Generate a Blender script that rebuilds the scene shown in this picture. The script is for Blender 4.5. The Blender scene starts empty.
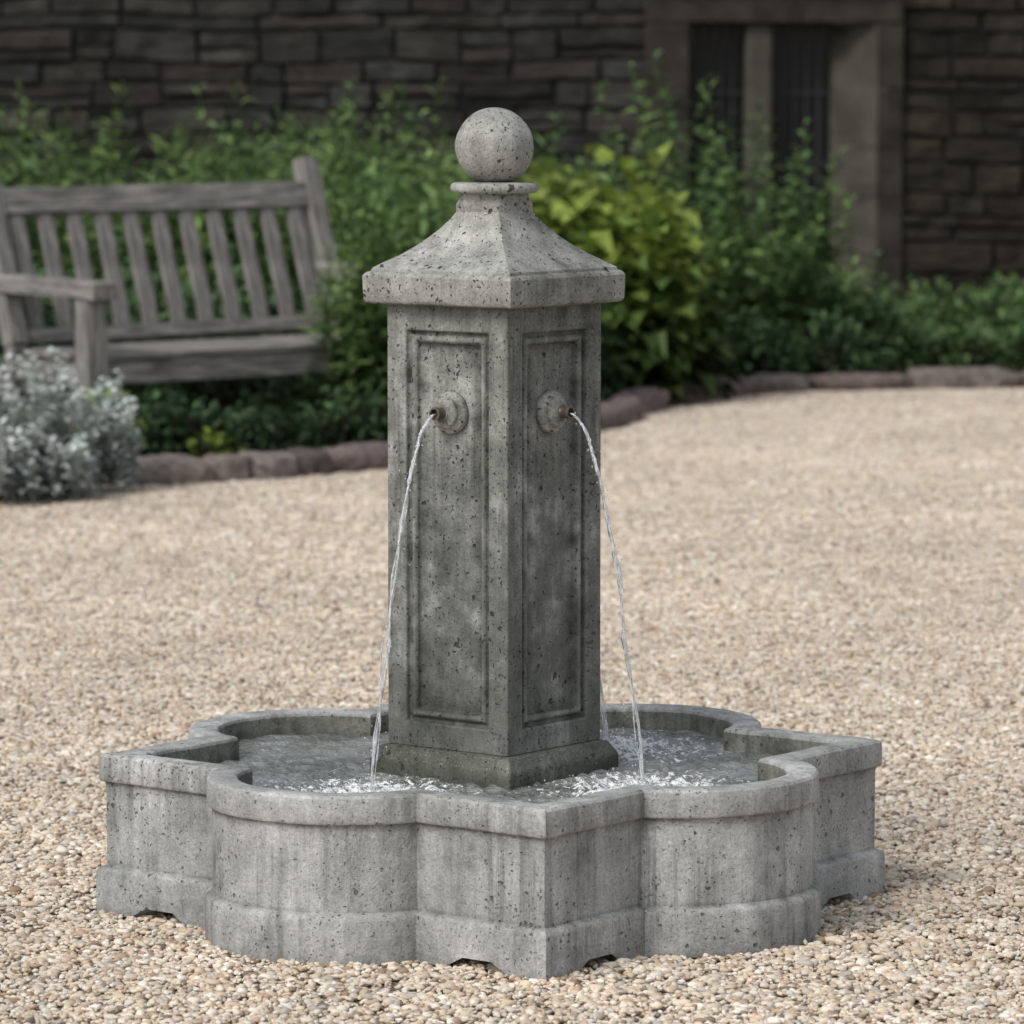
import bpy, bmesh, math, random
import numpy as np
from mathutils import Vector, Matrix, noise
random.seed(7); rng=np.random.default_rng(7)
scene=bpy.context.scene
R=math.radians

# ------------------------------------------------------------ helpers
def link(o,parent=None):
    scene.collection.objects.link(o)
    if parent: o.parent=parent
    return o
def empty(name,loc=(0,0,0),rotz=0):
    e=bpy.data.objects.new(name,None); e.location=loc; e.rotation_euler=(0,0,rotz); e.empty_display_size=.1
    return link(e)
def mesh_obj(name,verts,faces,mat=None,parent=None,smooth=None,attrs=None):
    me=bpy.data.meshes.new(name); me.from_pydata([tuple(v) for v in verts],[],[tuple(f) for f in faces]); me.update()
    if attrs:
        for k,v in attrs.items():
            a=me.attributes.new(k,'FLOAT','POINT'); a.data.foreach_set('value',np.asarray(v,dtype=np.float32))
    if smooth is not None:
        me.polygons.foreach_set('use_smooth',[True]*len(me.polygons))
        me.set_sharp_from_angle(angle=R(smooth))
    if mat: me.materials.append(mat)
    return link(bpy.data.objects.new(name,me),parent)
def np_mesh(name,V,F,col=None,smooth=False):
    me=bpy.data.meshes.new(name); n=len(V); m,k=F.shape
    me.vertices.add(n); me.vertices.foreach_set('co',V.astype(np.float32).ravel())
    me.loops.add(m*k); me.loops.foreach_set('vertex_index',F.astype(np.int32).ravel())
    me.polygons.add(m); me.polygons.foreach_set('loop_start',np.arange(0,m*k,k,dtype=np.int32))
    me.polygons.foreach_set('use_smooth',np.full(m,smooth))
    me.update(calc_edges=True)
    if col is not None:
        a=me.color_attributes.new('col','FLOAT_COLOR','POINT')
        c=np.ones((n,4),dtype=np.float32); c[:,:3]=col; a.data.foreach_set('color',c.ravel())
    me.validate()
    return me
class NT:
    def __init__(s,name):
        s.m=bpy.data.materials.new(name); s.m.use_nodes=True; s.t=s.m.node_tree; s.t.nodes.clear()
        s.out=s.n('ShaderNodeOutputMaterial')
    def n(s,ty,**k):
        nd=s.t.nodes.new(ty)
        for a,b in k.items(): setattr(nd,a,b)
        return nd
    def l(s,a,b): s.t.links.new(a,b)
    def val(s,sock,v):
        if isinstance(v,bpy.types.NodeSocket): s.l(v,sock)
        else: sock.default_value=v
    def math(s,op,a,b=0.0,c=0.0,clamp=False):
        nd=s.n('ShaderNodeMath',operation=op,use_clamp=clamp); s.val(nd.inputs[0],a); s.val(nd.inputs[1],b); s.val(nd.inputs[2],c); return nd.outputs[0]
    def mapr(s,x,a,b,c=0.,d=1.,interp='SMOOTHSTEP'):
        nd=s.n('ShaderNodeMapRange',interpolation_type=interp); s.val(nd.inputs[0],x)
        for i,v in zip((1,2,3,4),(a,b,c,d)): s.val(nd.inputs[i],v)
        return nd.outputs[0]
    def mix(s,f,a,b,mode='MIX'):
        nd=s.n('ShaderNodeMix',data_type='RGBA',blend_type=mode)
        s.val(nd.inputs[0],f)
        for i,v in ((6,a),(7,b)):
            if isinstance(v,tuple) and len(v)==3: v=v+(1,)
            s.val(nd.inputs[i],v)
        return nd.outputs[2]
    def scale(s,col,g):
        vm=s.n('ShaderNodeVectorMath',operation='SCALE'); s.l(col,vm.inputs[0]); s.val(vm.inputs['Scale'],g); return vm.outputs[0]
    def coord(s,scale=(1,1,1),which='Object'):
        tc=s.n('ShaderNodeTexCoord'); mp=s.n('ShaderNodeMapping'); s.l(tc.outputs[which],mp.inputs[0]); mp.inputs['Scale'].default_value=scale; return mp.outputs[0]
    def noise(s,vec,scale,detail=4,rough=.55):
        nd=s.n('ShaderNodeTexNoise'); s.l(vec,nd.inputs['Vector']); nd.inputs['Scale'].default_value=scale; nd.inputs['Detail'].default_value=detail; nd.inputs['Roughness'].default_value=rough; return nd.outputs['Fac']
    def vor(s,vec,scale,feature='F1'):
        nd=s.n('ShaderNodeTexVoronoi',feature=feature); s.l(vec,nd.inputs['Vector']); nd.inputs['Scale'].default_value=scale; return nd
    def attr(s,name):
        return s.n('ShaderNodeAttribute',attribute_name=name)
    def bump(s,h,strength,dist,normal=None):
        nd=s.n('ShaderNodeBump'); s.val(nd.inputs['Height'],h); nd.inputs['Strength'].default_value=strength; nd.inputs['Distance'].default_value=dist
        if normal: s.l(normal,nd.inputs['Normal'])
        return nd.outputs[0]
    def bsdf(s,col,rough=.8,normal=None,spec=.3,**k):
        b=s.n('ShaderNodeBsdfPrincipled')
        if isinstance(col,tuple) and len(col)==3: col=col+(1,)
        s.val(b.inputs['Base Color'],col); s.val(b.inputs['Roughness'],rough); b.inputs['Specular IOR Level'].default_value=spec
        if normal: s.l(normal,b.inputs['Normal'])
        for a,v in k.items(): b.inputs[a.replace('_',' ')].default_value=v
        s.l(b.outputs[0],s.out.inputs[0]); return b

# ------------------------------------------------------------ materials
def stone_mat(name,dark,mid,light,bias=0.0,pit=.6,lowz=None,lo=(.38,.52),hi=(.50,.64),streak=.55,cl=(-.14,.09)):
    t=NT(name); c=t.coord(); cs=t.coord((1,1,.12)); cs2=t.coord((1,1,.05))
    big=t.noise(c,3.4,5,.62); med=t.noise(c,19,6,.68); fine=t.noise(c,150,4,.75); st=t.noise(cs,13,6,.65); st2=t.noise(cs2,30,5,.7)
    f=t.math('ADD',t.math('MULTIPLY',big,.42),t.math('MULTIPLY',med,.26))
    f=t.math('ADD',f,t.math('MULTIPLY',st,.32)); f=t.math('ADD',f,bias)
    f1=t.mapr(f,*lo); f2=t.mapr(f,*hi)
    col=t.mix(f1,dark,mid); col=t.mix(f2,col,light)
    sk=t.math('MULTIPLY',t.mapr(st2,.46,.66),t.mapr(t.noise(c,2.6,3),.42,.62))
    col=t.mix(t.math('MULTIPLY',sk,streak),col,(.055,.058,.048))
    col=t.scale(col,t.mapr(fine,.3,.7,.70,1.24,'LINEAR'))
    sp=t.vor(c,260); spm=t.mapr(sp.outputs['Distance'],.2,.36,1,0)
    sr=t.n('ShaderNodeSeparateColor'); t.l(sp.outputs['Color'],sr.inputs[0])
    spd=t.math('MULTIPLY',spm,t.mapr(sr.outputs[0],.72,.82)); spl=t.math('MULTIPLY',spm,t.mapr(sr.outputs[1],.7,.82))
    col=t.mix(t.math('MULTIPLY',spd,.5),col,(.05,.05,.047)); col=t.mix(t.math('MULTIPLY',spl,.35),col,(.65,.65,.62))
    dn=t.n('ShaderNodeTexNoise'); t.l(c,dn.inputs['Vector']); dn.inputs['Scale'].default_value=100; dn.inputs['Detail'].default_value=3
    wc=t.n('ShaderNodeVectorMath',operation='SCALE'); t.l(dn.outputs['Color'],wc.inputs[0]); wc.inputs['Scale'].default_value=.016
    wv=t.n('ShaderNodeVectorMath',operation='ADD'); t.l(c,wv.inputs[0]); t.l(wc.outputs[0],wv.inputs[1]); wv=wv.outputs[0]
    clus=t.mapr(t.noise(c,6,3),.35,.65,cl[0],cl[1],'LINEAR')
    pits=None
    for sc,th,rad in ((85,.70,.95),(150,.62,.9),(48,.85,1.5)):
        v=t.vor(wv,sc); sr=t.n('ShaderNodeSeparateColor'); t.l(v.outputs['Color'],sr.inputs[0])
        rr=t.math('MULTIPLY',t.math('SUBTRACT',t.math('ADD',sr.outputs[0],clus),th,clamp=True),rad)
        d=t.math('SUBTRACT',rr,v.outputs['Distance'])
        p=t.mapr(d,-.04,.08)
        pits=p if pits is None else t.math('MAXIMUM',pits,p)
    col=t.mix(t.math('MULTIPLY',pits,pit),col,(.03,.03,.026))
    da=t.attr('crevice_shade').outputs['Fac']  # occlusion-like shade in grooves and creases, painted into the stone colour
    dm=t.math('MULTIPLY',da,t.mapr(med,.25,.6,.95,.4))
    col=t.mix(dm,col,(.035,.037,.03))
    rough=.88
    if lowz is not None:
        sep=t.n('ShaderNodeSeparateXYZ'); t.l(c,sep.inputs[0])
        zz=t.math('ADD',sep.outputs[2],t.math('MULTIPLY',t.math('SUBTRACT',med,.5),lowz[3] if len(lowz)>3 else .12))
        w=t.mapr(zz,lowz[0],lowz[1],1,0)
        col=t.mix(t.math('MULTIPLY',w,lowz[2]),col,(.035,.038,.028))
        rough=t.mapr(w,0,1,.88,.45,'LINEAR')
    h=t.math('ADD',t.math('MULTIPLY',fine,.5),t.math('MULTIPLY',med,.6)); h=t.math('SUBTRACT',h,t.math('MULTIPLY',pits,1.4))
    nrm=t.bump(h,.85,.006)
    t.bsdf(col,rough,nrm,.25); return t.m
M_basin=stone_mat('cast_stone_basin',(.17,.176,.168),(.385,.392,.385),(.60,.608,.60),bias=.024,pit=.6,streak=.5)
M_col=stone_mat('cast_stone_column',(.08,.086,.073),(.225,.233,.215),(.50,.505,.48),bias=.012,lowz=(.45,.95,.36,.9),pit=.85,streak=.7,cl=(-.06,.10))
M_cap=stone_mat('cast_stone_cap',(.16,.165,.145),(.34,.345,.32),(.55,.55,.52),bias=.02,pit=.85,streak=.3,cl=(-.05,.11))
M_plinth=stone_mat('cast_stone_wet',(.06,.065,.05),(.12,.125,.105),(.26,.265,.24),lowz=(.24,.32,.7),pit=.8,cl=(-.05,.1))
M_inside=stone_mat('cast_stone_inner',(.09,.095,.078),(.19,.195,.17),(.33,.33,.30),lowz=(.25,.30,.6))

def simple_attr_mat(name,rough=.6,transl=0.25,var=.25,spec=.3,nscale=2.0):
    t=NT(name); a=t.attr('col').outputs['Color']; c=t.coord()
    col=t.scale(a,t.mapr(t.noise(c,nscale,3),.3,.7,1-var,1+var,'LINEAR'))
    b=t.n('ShaderNodeBsdfPrincipled'); t.l(col,b.inputs['Base Color']); b.inputs['Roughness'].default_value=rough; b.inputs['Specular IOR Level'].default_value=spec
    if transl>0:
        tr=t.n('ShaderNodeBsdfTranslucent'); t.l(col,tr.inputs[0]); mx=t.n('ShaderNodeMixShader'); mx.inputs[0].default_value=transl
        t.l(b.outputs[0],mx.inputs[1]); t.l(tr.outputs[0],mx.inputs[2]); t.l(mx.outputs[0],t.out.inputs[0])
    else: t.l(b.outputs[0],t.out.inputs[0])
    return t.m
M_leaf=simple_attr_mat('leaf_green',.45,.25)
M_silver=simple_attr_mat('leaf_silver',.85,0,spec=.1)

t=NT('pebble'); a=t.attr('col').outputs['Color']; geo=t.n('ShaderNodeNewGeometry')
n1=t.noise(geo.outputs['Position'],.55,5,.7); n2=t.noise(geo.outputs['Position'],5,4,.7)
g=t.math('MULTIPLY',t.mapr(n1,.35,.65,.85,1.10,'LINEAR'),t.mapr(n2,.35,.65,.86,1.10,'LINEAR'))
t.bsdf(t.scale(a,g),.75,None,.3); M_peb=t.m
t=NT('gravel_ground'); c=t.coord(); v=t.vor(c,95); sr=t.n('ShaderNodeSeparateColor'); t.l(v.outputs['Color'],sr.inputs[0])
col=t.mix(sr.outputs[0],(.30,.235,.17),(.54,.46,.37)); col=t.mix(t.mapr(v.outputs['Distance'],.35,.6),col,(.16,.12,.085))
t.bsdf(col,.9,t.bump(t.math('SUBTRACT',1.0,v.outputs['Distance']),.8,.006)); M_ground=t.m
t=NT('soil'); c=t.coord(); n1=t.noise(c,9,6,.7)
t.bsdf(t.mix(n1,(.012,.009,.006),(.05,.036,.025)),.95,t.bump(n1,1,.05)); M_soil=t.m
t=NT('rubble_stone'); a=t.attr('col').outputs['Color']; c=t.coord(); cl=t.coord((1,1,4))
n1=t.noise(cl,5,6,.7); n2=t.noise(c,.9,4)
g=t.math('MULTIPLY',t.mapr(n1,.3,.7,.45,1.55,'LINEAR'),t.mapr(n2,.3,.7,.6,1.3,'LINEAR'))
t.bsdf(t.scale(a,g),.9,t.bump(n1,.9,.03),.2); M_rub=t.m
t=NT('mortar'); c=t.coord(); n1=t.noise(c,12,5); t.bsdf(t.mix(n1,(.012,.012,.010),(.03,.029,.026)),.95,t.bump(n1,.8,.02)); M_mortar=t.m
def dress(name,a,b_):
    t=NT(name); c=t.coord(); n1=t.noise(c,5,6,.65); n2=t.noise(c,40,4)
    t.bsdf(t.mix(t.mapr(n1,.3,.7),a,b_),.9,t.bump(n2,.6,.01),.2); return t.m
M_dress=dress('dressed_stone',(.020,.018,.015),(.052,.046,.038))
M_splay=dress('splay_stone',(.052,.047,.04),(.10,.092,.077))
t=NT('window_glass'); c=t.coord(); n1=t.noise(c,3,2); t.bsdf((.005,.006,.008),.2,t.bump(n1,.2,.02),.3); M_glass=t.m
t=NT('lead_iron'); t.bsdf((.03,.03,.035),.6,None,.4); M_lead=t.m
t=NT('curb_stone'); a=t.attr('col').outputs['Color']; c=t.coord(); n1=t.noise(c,22,6,.7)
t.bsdf(t.scale(a,t.mapr(n1,.3,.7,.45,1.65,'LINEAR')),.9,t.bump(n1,1,.04),.2); M_curb=t.m
t=NT('weathered_teak'); cx=t.coord((3,45,45)); c=t.coord(); n1=t.noise(cx,1.6,5,.7); n2=t.noise(c,5,4)
col=t.mix(t.mapr(n1,.32,.68),(.09,.087,.08),(.36,.345,.325)); col=t.mix(t.mapr(n2,.45,.75,0,.5),col,(.08,.08,.068))
t.bsdf(col,.85,t.bump(n1,.6,.004),.2); M_wood=t.m
t=NT('aged_bronze'); c=t.coord(); n1=t.noise(c,60,4); t.bsdf(t.mix(n1,(.10,.07,.05),(.25,.21,.17)),.5,t.bump(n1,.4,.002),.5,Metallic=.6); M_pipe=t.m
t=NT('pool_water'); c=t.coord(); n1=t.noise(c,42,4,.6); n2=t.noise(c,120,3)
h=t.math('ADD',n1,t.math('MULTIPLY',n2,.5)); mk=t.attr('foam').outputs['Fac']
f1=t.noise(c,40,5,.8); thr=t.mapr(mk,0,1,.66,.42,'LINEAR')
fm=t.mapr(t.math('SUBTRACT',f1,thr),0,.05)
base=t.mix(t.mapr(t.noise(c,9,3),.35,.65),(.14,.155,.142),(.26,.275,.265))
b=t.bsdf(t.mix(fm,base,(.92,.94,.94)),t.mapr(fm,0,1,.06,.4,'LINEAR'),t.bump(h,1.0,.016),.9); b.inputs['IOR'].default_value=1.45; M_water=t.m
t=NT('falling_water'); c=t.coord((1,1,.3)); n1=t.noise(c,140,3)
gl=t.n('ShaderNodeBsdfPrincipled'); gl.inputs['Base Color'].default_value=(1,1,1,1); gl.inputs['Transmission Weight'].default_value=1; gl.inputs['IOR'].default_value=1.33; gl.inputs['Roughness'].default_value=.04
t.l(t.bump(n1,.5,.004),gl.inputs['Normal'])
df=t.n('ShaderNodeBsdfTranslucent'); df.inputs[0].default_value=(.95,.97,1,1); d2=t.n('ShaderNodeBsdfDiffuse'); d2.inputs[0].default_value=(.95,.97,1,1)
ma=t.n('ShaderNodeMixShader'); ma.inputs[0].default_value=.5; t.l(df.outputs[0],ma.inputs[1]); t.l(d2.outputs[0],ma.inputs[2])
mx=t.n('ShaderNodeMixShader'); t.l(t.mapr(n1,.42,.62,.15,.8),mx.inputs[0]); t.l(gl.outputs[0],mx.inputs[1]); t.l(ma.outputs[0],mx.inputs[2]); t.l(mx.outputs[0],t.out.inputs[0]); M_jet=t.m

# ------------------------------------------------------------ FOUNTAIN
UP=.022
F=empty('water_fountain',(-.001,0,0),R(-38))
A=.5565; RL=.270; E=.10
def outline(o):
    a=A+o; r=RL+o; q=o+E; xj=math.sqrt(r*r-q*q)
    a0=math.atan2(-q,-xj); a1=math.atan2(-q,xj); side=[]
    for i in range(14): s=i/14; side.append((-a+(a-xj)*s,-a))
    for i in range(40):
        an=a0+(a1-a0)*i/40; side.append((r*math.cos(an),-A+E+r*math.sin(an)))
    for i in range(14): s=i/14; side.append((xj+(a-xj)*s,-a))
    pts=[]
    for k in range(4):
        cs,sn=[(1,0),(0,1),(-1,0),(0,-1)][k]
        for x,y in side: pts.append((x*cs-y*sn,x*sn+y*cs))
    return pts
T=.30+UP
prof=[(-.055,.06),(-.055,T-.010),(-.052,T-.004),(-.046,T-.001),(-.01,T),(.001,T-.001),(.006,T-.006),(.007,T-.012),(.0072,T-.050),(.005,T-.055),(-.001,T-.057),(-.0025,T-.062),(-.003,T-.075),(-.003,.18),(-.003,.106),(-.003,.0975),(.0085,.092),(.0115,.088),(.0125,.081),(.0125,.022),(.012,.0),(-.03,.0)]
crevice_shade_p=[.5,.3,.1,0,0,0,0,0,.0,.35,.7,.45,.12,0,.05,.5,.15,.0,0,.12,.5,.6]  # painted crevice shade per profile ring: under rim, ledges and foot
V=[];Fc=[];D=[]
N=len(outline(0)); per=N//4
for j,(o,z) in enumerate(prof):
    for i,(x,y) in enumerate(outline(o)):
        k=i%per; zz=z
        if j>=20:
            if 5<=k<=10 or (per-10)<=k<=(per-5): zz=.024 if (6<=k<=9 or (per-9)<=k<=(per-6)) else .010
        nv=noise.noise(Vector((x*9,y*9,z*4)))*.0016+noise.noise(Vector((x*35,y*35,z*12)))*.0008
        dd=0
        if 0<j<20 and (11<=k<=16 or 52<=k<=57): dd=.35*(1-min(abs(k-13.5),abs(k-54.5))/3.5) 
        rr=math.hypot(x,y); V.append((x*(1+nv/rr),y*(1+nv/rr),zz+nv*.9 if 0<j<19 else zz)); D.append(min(1,crevice_shade_p[j]+max(0,dd)))
for j in range(len(prof)-1):
    for i in range(N):
        b=(i+1)%N; Fc.append((j*N+i,j*N+b,(j+1)*N+b,(j+1)*N+i))
ob=mesh_obj('basin',V,Fc,M_basin,F,30,{'crevice_shade':D})
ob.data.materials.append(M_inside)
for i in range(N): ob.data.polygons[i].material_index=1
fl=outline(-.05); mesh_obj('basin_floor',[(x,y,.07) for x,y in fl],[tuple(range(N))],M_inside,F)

def square_loft(name,rings,mat,crevice_shade=None,bev=.004):
    V=[];Fc=[]
    for h,z in rings: V+=[(-h,-h,z),(h,-h,z),(h,h,z),(-h,h,z)]
    for j in range(len(rings)-1):
        for i in range(4):
            b=(i+1)%4; Fc.append((j*4+i,j*4+b,(j+1)*4+b,(j+1)*4+i))
    Fc.append((3,2,1,0)); q=(len(rings)-1)*4; Fc.append((q,q+1,q+2,q+3))
    o=mesh_obj(name,V,Fc,mat,F,None,{'crevice_shade':[d for d in (crevice_shade or [0]*len(rings)) for _ in range(4)]})
    m=o.modifiers.new('b','BEVEL'); m.width=bev; m.segments=2; m.limit_method='ANGLE'; m.angle_limit=R(20)
    return o
W=.153; Z0=.334; Z1=1.200+UP
square_loft('pedestal_base',[(.180,.08),(.180,Z0-.030),(.164,Z0-.004),(.150,Z0-.001)],M_plinth)
fr=[(0,0,0),(.048,0,.15),(.0505,-.010,1),(.057,-.011,1),(.061,-.004,.3),(.067,-.003,.05),(.072,-.008,.6),(.0745,-.016,1),(.083,-.017,.8),(.10,-.017,.2)]  # inset, depth and painted groove shade of each panel ring
V=[];Fc=[];D=[]
for k in range(4):
    cs,sn=[(1,0),(0,1),(-1,0),(0,-1)][k]; base=len(V)
    for m_,dp,dt in fr:
        for u,z in ((-W+m_,Z0+m_),(W-m_,Z0+m_),(W-m_,Z1-m_-.006),(-W+m_,Z1-m_-.006)):
            x,y=u,-(W+dp); V.append((x*cs-y*sn,x*sn+y*cs,z if m_ else (Z0 if z<.6 else Z1))); D.append(dt)
    for j in range(len(fr)-1):
        for i in range(4):
            b=(i+1)%4; Fc.append((base+j*4+i,base+j*4+b,base+(j+1)*4+b,base+(j+1)*4+i))
    q=base+(len(fr)-1)*4; Fc.append((q,q+1,q+2,q+3))
col=mesh_obj('column',V,Fc,M_col,F,None,{'crevice_shade':D})
bm=bmesh.new(); bm.from_mesh(col.data); bmesh.ops.remove_doubles(bm,verts=bm.verts,dist=1e-5); bm.to_mesh(col.data); bm.free()
m=col.modifiers.new('b','BEVEL'); m.width=.003; m.segments=2; m.limit_method='ANGLE'; m.angle_limit=R(50)

def cap_loop(h,blend,n=16):
    pts=[]
    for k in range(4):
        for i in range(n):
            s=-1+2*i/n; an=-math.pi/2+ (k*math.pi/2)+ s*math.pi/4
            x,y=s*h,-h
            cs,sn=[(1,0),(0,1),(-1,0),(0,-1)][k]
            sx,sy=x*cs-y*sn,x*sn+y*cs
            rd=h*1.16; cx,cy=rd*math.cos(an),rd*math.sin(an)
            pts.append((sx*(1-blend)+cx*blend,sy*(1-blend)+cy*blend))
    return pts
s2=1/math.sqrt(2)
rings=[(.150,1.196,0,.8),(.176,1.1965,0,.6),(.183,1.2,0,.2),(.186,1.205,0,0),(.187,1.230,0,0),(.187,1.252,0,0),(.184,1.257,0,0),(.180,1.2605,0,.1),(.176,1.2615,0,.3)]
for hd,z,b in ((.2465,1.267,0),(.220,1.280,0),(.190,1.294,0),(.160,1.310,.0),(.132,1.328,.02),(.110,1.346,.05),(.092,1.363,.12),(.080,1.379,.25),(.073,1.393,.5),(.069,1.405,.8),(.068,1.416,1),(.04,1.418,1)):
    rings.append((hd*s2 if b<.5 else hd/1.16*(1-(1-b)*.1),z,b,.3 if z>1.39 else 0))
rings=[(a,b+UP,c_,d_) for a,b,c_,d_ in rings]
V=[];Fc=[];D=[]; n=64
for h,z,b,dt in rings:
    for x,y in cap_loop(h,b): 
        nv=noise.noise(Vector((x*25,y*25,z*25)))*.0016
        V.append((x*(1+nv/.15),y*(1+nv/.15),z+nv*.5)); D.append(dt)
for j in range(len(rings)-1):
    for i in range(n):
        b=(i+1)%n; Fc.append((j*n+i,j*n+b,(j+1)*n+b,(j+1)*n+i))
Fc.append(tuple(range(n-1,-1,-1)))
mesh_obj('cap',V,Fc,M_cap,F,28,{'crevice_shade':D})
def lathe(name,prof,mat,n=64,parent=F,crevice_shade=None,smooth=40,jit=0):
    V=[];Fc=[];D=[]
    for j,(r,z) in enumerate(prof):
        for i in range(n):
            a=2*math.pi*i/n; nv=noise.noise(Vector((math.cos(a)*2+z*20,math.sin(a)*2,z*30)))*jit
            V.append(((r+nv)*math.cos(a),(r+nv)*math.sin(a),z)); D.append(crevice_shade[j] if crevice_shade else 0)
    for j in range(len(prof)-1):
        for i in range(n):
            b=(i+1)%n; Fc.append((j*n+i,j*n+b,(j+1)*n+b,(j+1)*n+i))
    Fc.append(tuple(range(n-1,-1,-1))); q=(len(prof)-1)*n; Fc.append(tuple(q+i for i in range(n)))
    return mesh_obj(name,V,Fc,mat,parent,smooth,{'crevice_shade':D})
pr=[(.06,1.4155+UP)]+[(.078+.0105*math.cos(a),1.4265+UP+.0105*math.sin(a)) for a in np.linspace(-math.pi/2,math.pi/2,11)]+[(.055,1.438+UP)]
lathe('collar',pr,M_cap,jit=.0012,crevice_shade=[.6,.5,.3]+[0]*8+[.3,.7])
pr=[(max(.0785*math.sin(a),.0005),1.5075+UP-.0785*math.cos(a)) for a in np.linspace(.0,math.pi,41)]
lathe('ball_finial',pr,M_cap,crevice_shade=[.8]*8+[.3,.1]+[0]*31,smooth=80,jit=.0014)

SZ=.985+UP
for k in range(4):
    e=bpy.data.objects.new('spout',None); link(e,F)
    nx,ny=[(0,-1),(1,0),(0,1),(-1,0)][k]
    e.location=(nx*(W-.018),ny*(W-.018),SZ)
    e.rotation_euler=Vector((nx,ny,0)).to_track_quat('Z','Y').to_euler()
    lathe('boss',[(.036,0),(.042,.001),(.043,.008),(.040,.016),(.033,.020),(.0315,.022),(.031,.026),(.027,.030),(.018,.033),(.016,.036)],M_cap,48,e,[1,.9,.4,0,.3,.8,.3,0,.4,.7])
    lathe('pipe',[(.0125,.030),(.0135,.034),(.0115,.038),(.0115,.05),(.0135,.053),(.0130,.058),(.0095,.058),(.0090,.045)],M_pipe,32,e)

jets=[(0,-1),(1,0),(0,1)]
WL=.274; land=[]
def tube(path,rad,n=8):
    V=[];Fc=[]
    for p,r in zip(path,rad):
        for i in range(n):
            a=2*math.pi*i/n; V.append((p[0]+r*math.cos(a),p[1]+r*math.sin(a),p[2]))
    for j in range(len(path)-1):
        for i in range(n):
            b=(i+1)%n; Fc.append((j*n+i,j*n+b,(j+1)*n+b,(j+1)*n+i))
    return V,Fc
drops=[]
for k,(nx,ny) in enumerate(jets):
    V=[];Fc=[]; st0=W+.035; L=(.20,.185,.19)[k]; z0=SZ
    land.append(((st0+L)*nx,(st0+L)*ny))
    for s in range(4):
        path=[];rad=[]
        for i in range(190):
            tt=i/189; out=st0+L*tt; z=z0-(z0-WL)*tt*tt-.01*tt
            amp=.0015+.009*tt*tt
            sx=amp*noise.noise(Vector((tt*7+s*13,k*5,1)))*2.2; sy=amp*noise.noise(Vector((tt*7+s*13,k*5,9)))*2.2
            tx,ty=-ny,nx
            path.append((out*nx+tx*sx+nx*sy,out*ny+ty*sx+ny*sy,z))
            r=.0050-.0024*tt; r*=(.75+.5*noise.noise(Vector((tt*45+s*7,k,3))))
            if s>0: r*=.62
            if s>0 and tt<.2: r*=.6
            r*=1.0 if tt<.4 else max(.12,1+1.3*noise.noise(Vector((tt*24+s*31,k*3,5))))
            rad.append(max(r,.0004))
        v,f=tube(path,rad); o=len(V); V+=v; Fc+=[tuple(q+o for q in ff) for ff in f]
    mesh_obj('water_jet',V,Fc,M_jet,F,80)
    for i in range(80):
        tt=random.random()**.5; out=st0+L*tt+random.gauss(0,.006+.012*tt); z=z0-(z0-WL)*tt*tt; lx=random.gauss(0,.004+.009*tt)
        drops.append((out*nx-ny*lx,out*ny+nx*lx,z,random.uniform(.0007,.0019)))
    for i in range(220):
        a=random.random()*6.28; r=abs(random.gauss(0,.075)); drops.append((land[-1][0]+r*math.cos(a),land[-1][1]+r*math.sin(a),WL+abs(random.gauss(0,.011)),random.uniform(.0008,.0024)))
t_=(1+5**.5)/2
ico_v=np.array([(-1,t_,0),(1,t_,0),(-1,-t_,0),(1,-t_,0),(0,-1,t_),(0,1,t_),(0,-1,-t_),(0,1,-t_),(t_,0,-1),(t_,0,1),(-t_,0,-1),(-t_,0,1)],float); ico_v/=np.linalg.norm(ico_v[0])
ico_f=np.array([(0,11,5),(0,5,1),(0,1,7),(0,7,10),(0,10,11),(1,5,9),(5,11,4),(11,10,2),(10,7,6),(7,1,8),(3,9,4),(3,4,2),(3,2,6),(3,6,8),(3,8,9),(4,9,5),(2,4,11),(6,2,10),(8,6,7),(9,8,1)])
d=np.array(drops); Vd=(ico_v[None]*d[:,3][:,None,None]*np.array([1,1,1.3]))+d[:,:3][:,None,:]
Fd=ico_f[None]+np.arange(len(d))[:,None,None]*12
me=np_mesh('droplets',Vd.reshape(-1,3),Fd.reshape(-1,3),smooth=True); me.materials.append(M_jet); link(bpy.data.objects.new('droplets',me),F)

def inside(x,y,o):
    a=A-o
    if abs(x)<a and abs(y)<a: return True
    r=RL-o; c=A-E
    for cx,cy in ((0,-c),(c,0),(0,c),(-c,0)):
        if (x-cx)**2+(y-cy)**2<r*r: return True
    return False
res=.006; G=int(.8/res); idx={};V=[];Fc=[];foam=[]
def wz(x,y):
    z=WL; f=0
    for i,(lx,ly) in enumerate(land):
        dd=math.hypot(x-lx,y-ly)
        z+=.009*math.sin(dd*150+i+2*noise.noise(Vector((x*9,y*9,i))))*math.exp(-dd*4)/(1+dd*3); f=max(f,math.exp(-(dd/.22)**2))
    z+=.004*noise.noise(Vector((x*14,y*14,0)))+.005*noise.noise(Vector((x*34,y*34,4)))+.010*f*noise.noise(Vector((x*60,y*60,7)))
    return z,f
def gv(i,j):
    if (i,j) not in idx:
        x,y=i*res,j*res; z,f=wz(x,y); idx[(i,j)]=len(V); V.append((x,y,z)); foam.append(f)
    return idx[(i,j)]
for i in range(-G,G):
    for j in range(-G,G):
        if inside((i+.5)*res,(j+.5)*res,.032): Fc.append((gv(i,j),gv(i+1,j),gv(i+1,j+1),gv(i,j+1)))
mesh_obj('water',V,Fc,M_water,F,80,{'foam':foam})

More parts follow.
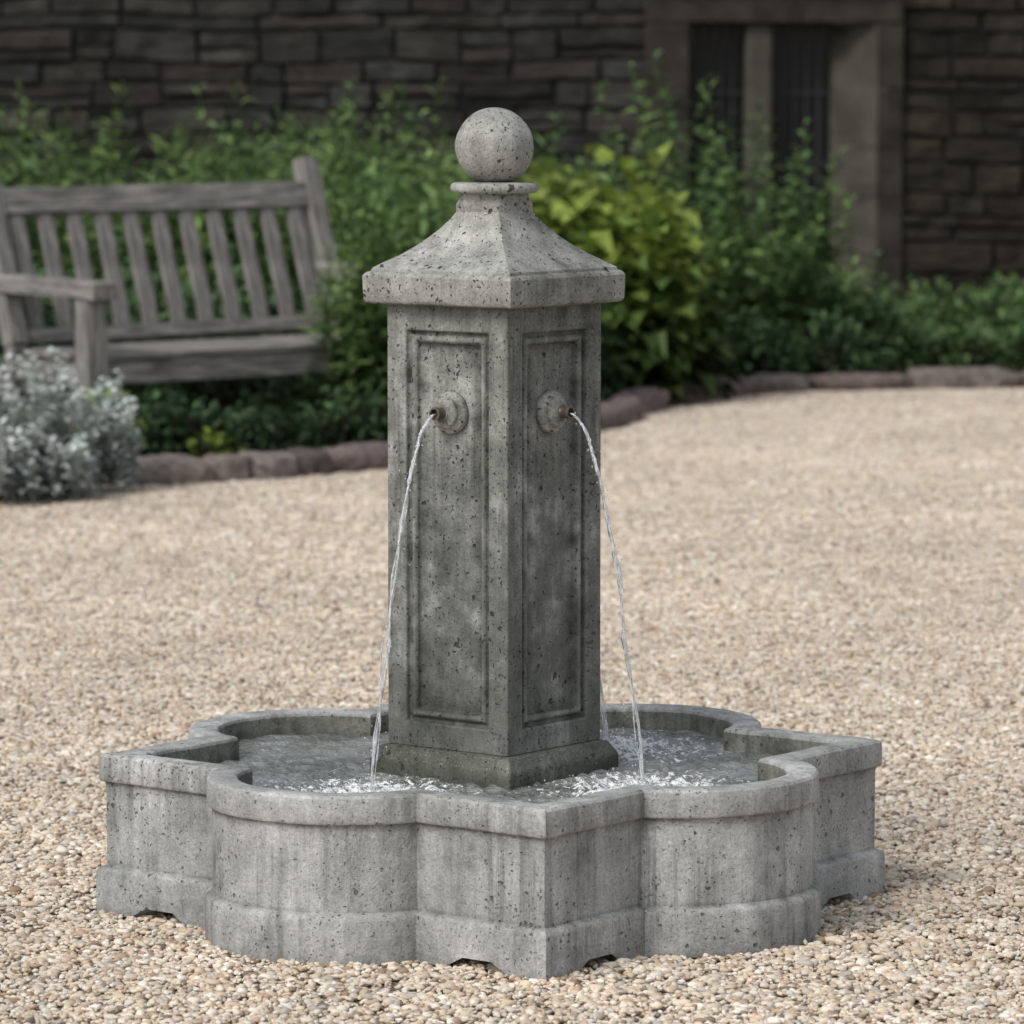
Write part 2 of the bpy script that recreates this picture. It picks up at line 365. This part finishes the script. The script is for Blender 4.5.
# ------------------------------------------------------------ GROUND
def sheet(name,x0,x1,y0,y1,z,mat):
    return mesh_obj(name,[(x0,y0,z),(x1,y0,z),(x1,y1,z),(x0,y1,z)],[(0,1,2,3)],mat)
sheet('ground',-150,150,-150,150,-.006,M_ground)
bm=bmesh.new(); bmesh.ops.create_icosphere(bm,subdivisions=2,radius=1); pv=np.array([v.co[:] for v in bm.verts]); pf=np.array([[v.index for v in f.verts] for f in bm.faces]); bm.free()
pal=np.array([(.72,.61,.47),(.62,.51,.38),(.50,.46,.41),(.82,.76,.67),(.36,.26,.18),(.63,.49,.38),(.75,.67,.56),(.50,.36,.26),(.68,.61,.51),(.22,.18,.15)])
pw=np.array([.2,.16,.08,.16,.05,.13,.13,.055,.11,.025]); pw=pw/pw.sum()
def pebble_tile(n,seed):
    r=np.random.default_rng(seed)
    s=np.exp(r.normal(np.log(.0053),.34,n)).clip(.0026,.0125)
    sc=np.stack([s*r.uniform(1,1.6,n),s*r.uniform(.7,1.05,n),s*r.uniform(.5,.8,n)],1)
    z=r.uniform(-.003,.0035,n); p=np.stack([r.uniform(-.5,.5,n),r.uniform(-.5,.5,n),z],1)
    an=r.uniform(0,2*math.pi,n); tx=r.normal(0,.35,n)
    bump=1+r.normal(0,.10,(n,len(pv),1))
    v=pv[None]*bump*sc[:,None,:]
    c,s_=np.cos(tx)[:,None],np.sin(tx)[:,None]
    y,zz=v[...,1]*c-v[...,2]*s_,v[...,1]*s_+v[...,2]*c
    x=v[...,0]; c,s_=np.cos(an)[:,None],np.sin(an)[:,None]
    v=np.stack([x*c-y*s_,x*s_+y*c,zz],-1)+p[:,None,:]
    f=pf[None]+(np.arange(n)*len(pv))[:,None,None]
    ci=r.choice(len(pal),n,p=pw); col=pal[ci]*r.uniform(.82,1.08,(n,1)); col=np.repeat(col,len(pv),0)
    me=np_mesh('gravel_tile',v.reshape(-1,3),f.reshape(-1,3),col,True); me.materials.append(M_peb); return me
tiles=[pebble_tile(9400,s) for s in (1,2,3)]
GV=empty('gravel')
for iy in range(-3,16):
    for ix in range(-6,7):
        o=bpy.data.objects.new('gravel_patch',random.choice(tiles)); o.location=(ix,iy+.3,0); o.rotation_euler=(0,0,random.choice((0,1,2,3))*math.pi/2); link(o,GV)

# ------------------------------------------------------------ CURB & bed soil
ctrl=[(-7,8.4),(-4.2,8.75),(-2.6,8.95),(-1.4,9.17),(-.92,9.5),(-.46,10.05),(0,10.95),(.44,12.0),(.75,13.3),(1.31,14.2),(2.0,14.5),(2.8,14.65),(4.5,14.8),(8,15)]
def catmull(P,n=24):
    out=[]
    for i in range(len(P)-1):
        p0=P[max(i-1,0)];p1=P[i];p2=P[i+1];p3=P[min(i+2,len(P)-1)]
        for k in range(n):
            t=k/n; out.append(tuple(.5*((2*p1[a])+(-p0[a]+p2[a])*t+(2*p0[a]-5*p1[a]+4*p2[a]-p3[a])*t*t+(-p0[a]+3*p1[a]-3*p2[a]+p3[a])*t**3) for a in (0,1)))
    out.append(P[-1]); return out
cp=catmull(ctrl)
WY=19.3
sv=[(x,y+.08,.045) for x,y in cp]; nn=len(sv); sv+=[(x,WY+.3,.045) for x,y in cp]
mesh_obj('planting_bed_soil',sv,[(i,i+1,nn+i+1,nn+i) for i in range(nn-1)],M_soil)
bm=bmesh.new(); bmesh.ops.create_icosphere(bm,subdivisions=4,radius=1); bv=np.array([v.co[:] for v in bm.verts]); bf=np.array([[v.index for v in f.verts] for f in bm.faces]); bm.free()
VV=[];FF=[];CC=[]; cnt=0
seglen=[math.dist(cp[i],cp[i+1]) for i in range(len(cp)-1)]; cum=np.concatenate([[0],np.cumsum(seglen)]); cpa=np.array(cp)
s=0
while s<cum[-1]-.5:
    L=random.uniform(.16,.6); c0=s+L/2
    x=np.interp(c0,cum,cpa[:,0]); y=np.interp(c0,cum,cpa[:,1]); x2=np.interp(c0+.05,cum,cpa[:,0]); y2=np.interp(c0+.05,cum,cpa[:,1]); an=math.atan2(y2-y,x2-x)
    v=np.sign(bv)*np.abs(bv)**random.uniform(.5,.7); v/=1.02
    h=random.uniform(.05,.085); v=v*np.array([L/2*1.06,.10+random.uniform(-.02,.02),h])
    nz=np.array([noise.noise(Vector(q)*14+Vector((cnt*3,0,0)))*.036+noise.noise(Vector(q)*40)*.014 for q in v]); v=v*(1+nz[:,None]*6)
    an+=random.uniform(-.12,.12); c,s_=math.cos(an),math.sin(an)
    v=np.stack([v[:,0]*c-v[:,1]*s_+x,v[:,0]*s_+v[:,1]*c+y+.08,v[:,2]+.032],1)
    VV.append(v); FF.append(bf+cnt*len(bv)); base=np.array(random.choice([(.21,.165,.155),(.24,.19,.178),(.18,.15,.14),(.28,.24,.22)]))*random.uniform(.7,1.15)
    CC.append(np.tile(base,(len(bv),1))); cnt+=1; s+=L
me=np_mesh('stone_curb',np.concatenate(VV),np.concatenate(FF),np.concatenate(CC),True); me.materials.append(M_curb); link(bpy.data.objects.new('stone_curb',me))

# ------------------------------------------------------------ BUILDING
B=empty('stone_building',(0,WY,0))
DX=-.075
WX0,WX1,WZ0,WZ1=.93+DX,2.52+DX,.20,2.13
VV=[];FF=[];CC=[];cnt=0
def stone(x0,x1,z0,z1):
    global cnt
    nx,nz=9,6; g=.004; d0=random.uniform(-.03,.0); sd=random.random()*100
    tiltx=random.uniform(-.02,.02); pts=[]
    for j in range(nz):
        for i in range(nx):
            u=i/(nx-1);w=j/(nz-1); x=x0+g+(x1-x0-2*g)*u; z=z0+g+(z1-z0-2*g)*w
            edge=(i in(0,nx-1)) or (j in (0,nz-1))
            y=.035 if edge else d0+tiltx*(u-.5)+noise.noise(Vector((x*9,z*9,sd)))*.026
            pts.append((x,y,z))
    P=np.array(pts).reshape(nz,nx,3)
    P[:,1,0]=P[:,0,0]+.014; P[:,-2,0]=P[:,-1,0]-.014; P[1,:,2]=P[0,:,2]+.010; P[-2,:,2]=P[-1,:,2]-.010
    for q in P.reshape(-1,3):
        q[2]+=noise.noise(Vector((q[0]*1.1,q[2]*1.3,3)))*.05+noise.noise(Vector((q[0]*5,q[2]*5,sd)))*.014
        q[0]+=noise.noise(Vector((q[0]*4,q[2]*5,sd+7)))*.02
    VV.append(P.reshape(-1,3))
    f=np.array([[j*nx+i,j*nx+i+1,(j+1)*nx+i+1,(j+1)*nx+i] for j in range(nz-1) for i in range(nx-1)])
    FF.append(f+cnt); cnt+=nx*nz
    b=np.array(random.choice([(.050,.048,.043),(.044,.043,.040),(.058,.055,.048),(.040,.040,.038),(.050,.045,.040),(.045,.045,.043)]))*random.uniform(.6,1.15)
    if (x0+x1)/2>WX1: b=b*np.array([.78,.71,.60])
    CC.append(np.tile(b,(nx*nz,1)))
def fill(xa,xb,za,zb):
    z=za
    while z<zb-1e-4:
        h=random.choice((.07,.09,.11,.13,.16,.20)); 
        if zb-z-h<.06: h=zb-z
        x=xa
        while x<xb-1e-4:
            w=random.uniform(.18,.62) if h>.1 else random.uniform(.3,.85)
            if xb-x-w<.14: w=xb-x
            if h>.14 and random.random()<.35:
                m_=z+h*random.uniform(.35,.65); stone(x,x+w,z,m_); stone(x,x+w,m_,z+h)
            else: stone(x,x+w,z,z+h)
            x+=w
        z+=h
fill(-12,12,0,WZ0-.06); fill(-12,WX0+.04,WZ0-.06,WZ1+.04); fill(WX1-.04,12,WZ0-.06,WZ1+.04); fill(-12,12,WZ1+.04,4.6)
me=np_mesh('rubble_facing',np.concatenate(VV),np.concatenate(FF),np.concatenate(CC),False); me.materials.append(M_rub); link(bpy.data.objects.new('rubble_facing',me),B)
def box(name,x0,x1,y0,y1,z0,z1,mat,parent,bev=0):
    o=mesh_obj(name,[(x0,y0,z0),(x1,y0,z0),(x1,y1,z0),(x0,y1,z0),(x0,y0,z1),(x1,y0,z1),(x1,y1,z1),(x0,y1,z1)],[(0,3,2,1),(4,5,6,7),(0,1,5,4),(1,2,6,5),(2,3,7,6),(3,0,4,7)],mat,parent)
    if bev: m=o.modifiers.new('b','BEVEL'); m.width=bev; m.segments=2
    return o
for a in ((-12.1,WX0+.05,0,4.6),(WX1-.05,12.1,0,4.6),(WX0+.05,WX1-.05,0,WZ0-.02),(WX0+.05,WX1-.05,WZ1-.02,4.6)): box('wall_core',a[0],a[1],.02,.5,a[2],a[3],M_mortar,B)
box('coping',-12.2,12.2,-.08,.6,4.66,4.8,M_dress,B,.01)
IX0,IX1=1.20+DX,2.09+DX
z=WZ0; i=0
while z<1.93-.01:
    h=.3 if i%2==0 else .36
    if 1.93-z-h<.15: h=1.93-z
    zz0,zz1=z+.003,z+h-.003
    box('jamb_block',WX0,IX0,-.055,.30,zz0,zz1,M_dress,B,.008)
    for pts,mt in (([(2.37+DX,-.05),(WX1,-.05),(WX1,.3),(2.37+DX,.3)],M_dress),([(2.367+DX,-.045),(2.367+DX,.3),(IX1,.3),(IX1,.17)],M_splay)):
        V=[(x,y,zz0) for x,y in pts]+[(x,y,zz1) for x,y in pts]; n5=len(pts)
        mesh_obj('jamb_block',V,[tuple(range(n5-1,-1,-1)),tuple(range(n5,2*n5))]+[(k,(k+1)%n5,n5+(k+1)%n5,n5+k) for k in range(n5)],mt,B)
    z+=h; i+=1
box('lintel',WX0,WX1,-.06,.30,1.93,WZ1,M_dress,B,.01)
box('hood_mould',WX0-.03,WX1+.03,-.12,.0,WZ1+.01,WZ1+.1,M_dress,B,.02)
box('sill',WX0-.05,WX1+.05,-.10,.30,WZ0-.10,WZ0,M_dress,B,.01)
box('mullion',1.55+DX,1.72+DX,.0,.22,WZ0,1.93,M_splay,B,.03)
box('window_glass',IX0,IX1+.03,.235,.25,WZ0,1.93,M_glass,B)
for x0,x1 in ((IX0,1.55+DX),(1.72+DX,IX1)):
    for k in range(1,5): 
        x=x0+(x1-x0)*k/5; box('window_bar',x-.008,x+.008,.215,.232,WZ0,1.93,M_lead,B)
    for zc in (.62,1.06,1.5): box('window_bar',x0,x1,.205,.213,zc-.008,zc+.008,M_lead,B)

# ------------------------------------------------------------ BENCH
BN=empty('wooden_bench',(-2.11,10.35,.055),R(41))
BL=1.84
def bar(name,p0,p1,w,d,up=(0,0,1),bev=.006):
    p0=Vector(p0);p1=Vector(p1);dr=(p1-p0); L=dr.length; dr.normalize(); u=Vector(up); sx=dr.cross(u).normalized(); uu=sx.cross(dr).normalized()
    M=Matrix((dr,sx,uu)).transposed().to_4x4(); M.translation=p0
    o=box(name,0,L,-w/2,w/2,-d/2,d/2,M_wood,BN,bev); o.matrix_local=M; return o
for i,x in enumerate((.04,BL-.04)):
    bar('rear_leg',(x,.06,0),(x,0,.44),.075,.07,(0,1,0)); bar('rear_post',(x,0,.435),(x,.24,1.20),.09,.08,(0,1,0))
    bar('front_leg',(x,-.54,0),(x,-.54,.66),.10,.10,(0,1,0))
    bar('arm',(x,.12,.70),(x,-.64,.69),.12,.075)
    bar('side_rail',(x,-.5,.34),(x,-.02,.34),.04,.09)
    bar('side_stretcher',(x,-.5,.14),(x,.04,.14),.035,.05)
bar('front_rail',(.09,-.53,.34),(BL-.09,-.53,.34),.035,.10)
bar('rear_rail',(.08,-.0,.37),(BL-.08,-.0,.37),.035,.10)
for k in range(5): bar('seat_slat',(.0 if 0<k<4 else .095,-.51+.12*k,.408),(BL if 0<k<4 else BL-.095,-.51+.12*k,.408),.10,.026)
def by(z): return (z-.435)*.24/.765
bar('top_rail',(.083,by(1.03),1.04),(BL-.083,by(1.03),1.04),.05,.115,(0,.3,1))
bar('lower_back_rail',(.083,by(.47),.47),(BL-.083,by(.47),.47),.04,.06,(0,.3,1))
ns=11
for k in range(ns):
    x=.083+(BL-.166)*(k+.5)/ns; bar('back_slat',(x,by(.50),.50),(x,by(.983),.983),.022,.078,(1,0,0),.003)

# ------------------------------------------------------------ PLANTS
class Plant:
    def __init__(s): s.V=[];s.F=[];s.C=[];s.n=0
    def leaf(s,p,d,L,w,c,fold=.15,droop=.25):
        d=d/(np.linalg.norm(d)+1e-9); side=np.cross(d,(0,0,1)); 
        side=side/(np.linalg.norm(side)+1e-6); side=side+np.array([random.uniform(-.3,.3),random.uniform(-.3,.3),random.uniform(-.4,.4)]); side/=np.linalg.norm(side)
        up=np.cross(side,d)
        m=p+d*L*.45
        s.V+= [p,m-side*w+up*w*fold*2,m,m+side*w+up*w*fold*2,p+d*L-np.array([0,0,L*droop])]
        n=s.n; s.F+=[(n,n+1,n+2),(n,n+2,n+3),(n+1,n+4,n+2),(n+2,n+4,n+3)]; s.n+=5
        s.C+=[c*.85,c,c*.9,c,c*1.08]
    def stem(s,path,r,c):
        for i in range(len(path)-1):
            a,b=path[i],path[i+1]; n=s.n
            for q in (a,b):
                for k in range(3):
                    an=k*2.094; s.V.append(q+np.array([r*math.cos(an),r*math.sin(an),0])); s.C.append(c)
            for k in range(3):
                k2=(k+1)%3; s.F+=[(n+k,n+k2,n+3+k2),(n+k,n+3+k2,n+3+k)]
            s.n+=6
    def make(s,name,mat):
        me=np_mesh(name,np.array(s.V),np.array(s.F),np.array(s.C),False); me.materials.append(mat); return link(bpy.data.objects.new(name,me))
def stem_plant(P,x,y,h,nst,spread,leafL,leafW,cols,per=26,start=.25,lean=.25,z0=.05,bright=.4,rise=.5,stemc=(.06,.09,.03)):
    for s in range(nst):
        a=random.uniform(0,6.28); bx=x+random.gauss(0,spread*.4); by_=y+random.gauss(0,spread*.4)
        hh=h*random.uniform(.65,1.08); la=random.uniform(0,lean)*hh; path=[]
        for i in range(7):
            t=i/6; path.append(np.array([bx+math.cos(a)*la*t*t+.02*noise.noise(Vector((bx*9,t*3,s))),by_+math.sin(a)*la*t*t,z0+hh*t]))
        P.stem(path,.004,np.array(stemc))
        c0=np.array(random.choice(cols))*random.uniform(.7,1.3)
        for k in range(per):
            t=start+(1-start)*(k+random.random())/per; q=t*6; i=min(int(q),5); p=path[i]*(1-(q-i))+path[i+1]*(q-i)
            an=k*2.4+random.uniform(-.5,.5); el=rise*random.uniform(.3,1.5)*(1+.8*(t>.9))
            d=np.array([math.cos(an),math.sin(an),el])
            sz=(1-.45*max(0,(t-.7)/.3))*random.uniform(.7,1.2)
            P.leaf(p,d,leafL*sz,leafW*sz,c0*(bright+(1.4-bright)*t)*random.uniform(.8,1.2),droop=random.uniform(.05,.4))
def dome_bush(P,x,y,rx,ry,h,n,leafL,leafW,cols,z0=.05,topc=None,lowdark=.45):
    ph=random.random()*50
    for k in range(n):
        a=random.uniform(0,6.28); u=random.random(); el=math.asin(u); r=1-.45*random.random()**2
        r*=1+.34*noise.noise(Vector((math.cos(a)*1.8+ph,math.sin(a)*1.8,u*2.2)))+.2*noise.noise(Vector((math.cos(a)*5+ph,math.sin(a)*5,u*6)))
        nx,ny,nz=math.cos(a)*math.cos(el),math.sin(a)*math.cos(el),u
        p=np.array([x+rx*r*nx,y+ry*r*ny,z0+h*r*nz])
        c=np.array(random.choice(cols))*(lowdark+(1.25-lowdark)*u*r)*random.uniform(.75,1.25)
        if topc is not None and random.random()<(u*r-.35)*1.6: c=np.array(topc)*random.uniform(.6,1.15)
        d=np.array([nx+random.gauss(0,.5),ny+random.gauss(0,.5),.15+nz*.4+random.gauss(0,.35)])
        P.leaf(p,d,leafL*random.uniform(.6,1.25),leafW*random.uniform(.7,1.2),c,droop=random.uniform(.1,.5))
    for k in range(14):
        a=random.uniform(0,6.28); P.stem([np.array([x,y,z0]),np.array([x+rx*.5*math.cos(a),y+ry*.5*math.sin(a),z0+h*.7])],.005,np.array((.04,.03,.02)))
G1=(.12,.20,.07);G2=(.08,.145,.056);G3=(.18,.27,.09);G4=(.04,.08,.035);YG=(.32,.42,.09)
P=Plant()
for k in range(84):
    x=random.uniform(-5.2,.5); y=random.uniform(14.2,18.8)
    h=random.uniform(.98,1.27)+ (.2 if -2.9<x<-2.3 or -1.3<x<-.7 else 0)
    stem_plant(P,x,y,h,9,.45,.20,.026,[G1,G2,G3,G3],per=24)
P.make('tall_perennial_plants',M_leaf)
P=Plant()
for k in range(14):
    stem_plant(P,random.uniform(.2,.9),random.uniform(15.5,18.5),random.uniform(.6,.95),8,.4,.15,.022,[G4,G2,G4],per=24)
P.make('tall_perennial_plants',M_leaf)
P=Plant()
for x,y,h in ((1.15,16.0,1.25),(1.40,16.4,1.35),(1.56,15.9,1.05),(1.66,16.2,1.28),(.98,16.6,1.58),(.88,16.8,1.5),(1.3,15.3,.85),(1.6,15.4,.75),(1.1,15.2,.75),(1.8,15.6,.6)):
    stem_plant(P,x,y,h,8,.22,.15,.028,[G1,G2,G3],per=30,lean=.2)
P.make('leafy_shrub',M_leaf)
P=Plant()
YL=[(.17,.27,.065),(.22,.32,.075),(.12,.21,.06)]
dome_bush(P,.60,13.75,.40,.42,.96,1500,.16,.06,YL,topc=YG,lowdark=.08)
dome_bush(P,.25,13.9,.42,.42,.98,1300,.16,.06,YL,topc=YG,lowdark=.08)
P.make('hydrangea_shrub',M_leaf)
P=Plant()
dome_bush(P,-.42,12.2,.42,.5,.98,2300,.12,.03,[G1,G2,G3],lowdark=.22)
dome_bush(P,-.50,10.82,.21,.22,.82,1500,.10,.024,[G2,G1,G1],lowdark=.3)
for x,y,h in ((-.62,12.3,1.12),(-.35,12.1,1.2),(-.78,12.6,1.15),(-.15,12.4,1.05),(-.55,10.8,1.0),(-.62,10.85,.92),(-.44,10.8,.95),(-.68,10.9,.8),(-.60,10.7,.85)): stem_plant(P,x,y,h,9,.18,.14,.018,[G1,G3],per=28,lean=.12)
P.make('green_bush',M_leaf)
P=Plant()
dome_bush(P,.62,14.0,.30,.3,.55,1300,.1,.028,[G2,G4,G1],lowdark=.3)
dome_bush(P,.20,12.75,.30,.35,.62,1300,.1,.028,[G2,G4],lowdark=.3)
P.make('green_bush',M_leaf)
P=Plant()
for k in range(44):
    x=random.uniform(-2.6,-.35); y=9.6+ (x+1.4)*.75+random.uniform(.1,1.0) if x>-1.4 else random.uniform(9.6,10.4)
    dome_bush(P,x,y,.18,.18,random.uniform(.12,.28),120,.07,.014,[G4,G4,G2])
for k in range(26):
    dome_bush(P,random.uniform(-3,-.6),random.uniform(11.8,13.8),.35,.3,random.uniform(.4,.7),240,.11,.022,[G4,G2])
P.make('low_bedding_plants',M_leaf)
P=Plant()
dome_bush(P,-1.64,9.6,.14,.12,.30,170,.07,.02,[(.2,.28,.04)])
dome_bush(P,-1.22,9.66,.12,.10,.12,90,.06,.018,[(.18,.26,.04)])
P.make('lime_green_plant',M_leaf)
P=Plant()
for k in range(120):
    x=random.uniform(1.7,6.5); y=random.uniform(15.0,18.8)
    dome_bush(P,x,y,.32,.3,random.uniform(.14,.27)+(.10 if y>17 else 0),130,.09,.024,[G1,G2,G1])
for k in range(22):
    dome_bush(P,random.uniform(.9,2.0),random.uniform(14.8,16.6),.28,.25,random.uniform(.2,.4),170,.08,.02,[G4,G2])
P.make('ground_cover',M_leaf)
P=Plant(); SV=[(.58,.64,.61),(.50,.56,.53),(.68,.72,.70)]
for x,y,h,n in ((-1.98,8.75,.46,24),(-1.74,8.76,.50,28),(-1.56,8.85,.46,20),(-1.86,8.5,.28,22),(-1.68,8.52,.24,18),(-2.2,8.6,.44,24),(-2.5,8.7,.4,24),(-2.05,8.45,.24,20)):
    for s in range(n):
        a=random.uniform(0,6.28); bx=x+random.gauss(0,.08);by_=y+random.gauss(0,.08); hh=h*random.uniform(.45,1.15); la=random.uniform(.05,.5)*hh; path=[]
        for i in range(7):
            t=i/6; path.append(np.array([bx+math.cos(a)*la*t*t,by_+math.sin(a)*la*t*t,hh*t]))
        P.stem(path,.003,np.array((.3,.33,.29)))
        c0=np.array(random.choice(SV))*random.uniform(.8,1.1)
        for k in range(34):
            t=.12+.88*(k+random.random())/34; q=t*6; i=min(int(q),5); p=path[i]*(1-(q-i))+path[i+1]*(q-i)
            an=k*2.4; d=np.array([math.cos(an),math.sin(an),random.uniform(.1,1.2)])
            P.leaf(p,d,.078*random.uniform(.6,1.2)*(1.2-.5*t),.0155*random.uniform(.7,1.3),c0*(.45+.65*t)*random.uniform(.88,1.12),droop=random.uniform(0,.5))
P.make('silver_artemisia_plant',M_silver)

# ------------------------------------------------------------ LIGHT
w=bpy.data.worlds.new('World'); scene.world=w; w.use_nodes=True; nt=w.node_tree; bg=nt.nodes['Background']
sk=nt.nodes.new('ShaderNodeTexSky'); sk.sky_type='NISHITA'; sk.sun_disc=False
az=R(222); el=R(46)
sk.sun_elevation=el; sk.sun_rotation=az; sk.air_density=1.2; sk.dust_density=3
hs=nt.nodes.new('ShaderNodeHueSaturation'); hs.inputs['Saturation'].default_value=.4
nt.links.new(sk.outputs[0],hs.inputs['Color']); nt.links.new(hs.outputs[0],bg.inputs[0]); bg.inputs[1].default_value=.138
sd=bpy.data.lights.new('sun','SUN'); sd.energy=1.5; sd.angle=R(20); sd.color=(1,.965,.92); so=bpy.data.objects.new('sun',sd); link(so)
dirv=Vector((math.sin(az)*math.cos(el),math.cos(az)*math.cos(el),math.sin(el)))
so.rotation_euler=dirv.to_track_quat('Z','Y').to_euler()
# ------------------------------------------------------------ CAMERA
cd=bpy.data.cameras.new('camera'); cam=bpy.data.objects.new('camera',cd); link(cam); cd.sensor_width=36; cd.lens=161.3; cd.clip_end=500
cam.location=(.034,-9.18,1.68+UP); cam.rotation_euler=(R(90-5.626),0,0)
cd.dof.use_dof=True; cd.dof.focus_distance=9.0; cd.dof.aperture_fstop=6.3
scene.camera=cam
scene.view_settings.view_transform='Standard'; scene.view_settings.look='None'; scene.view_settings.exposure=0
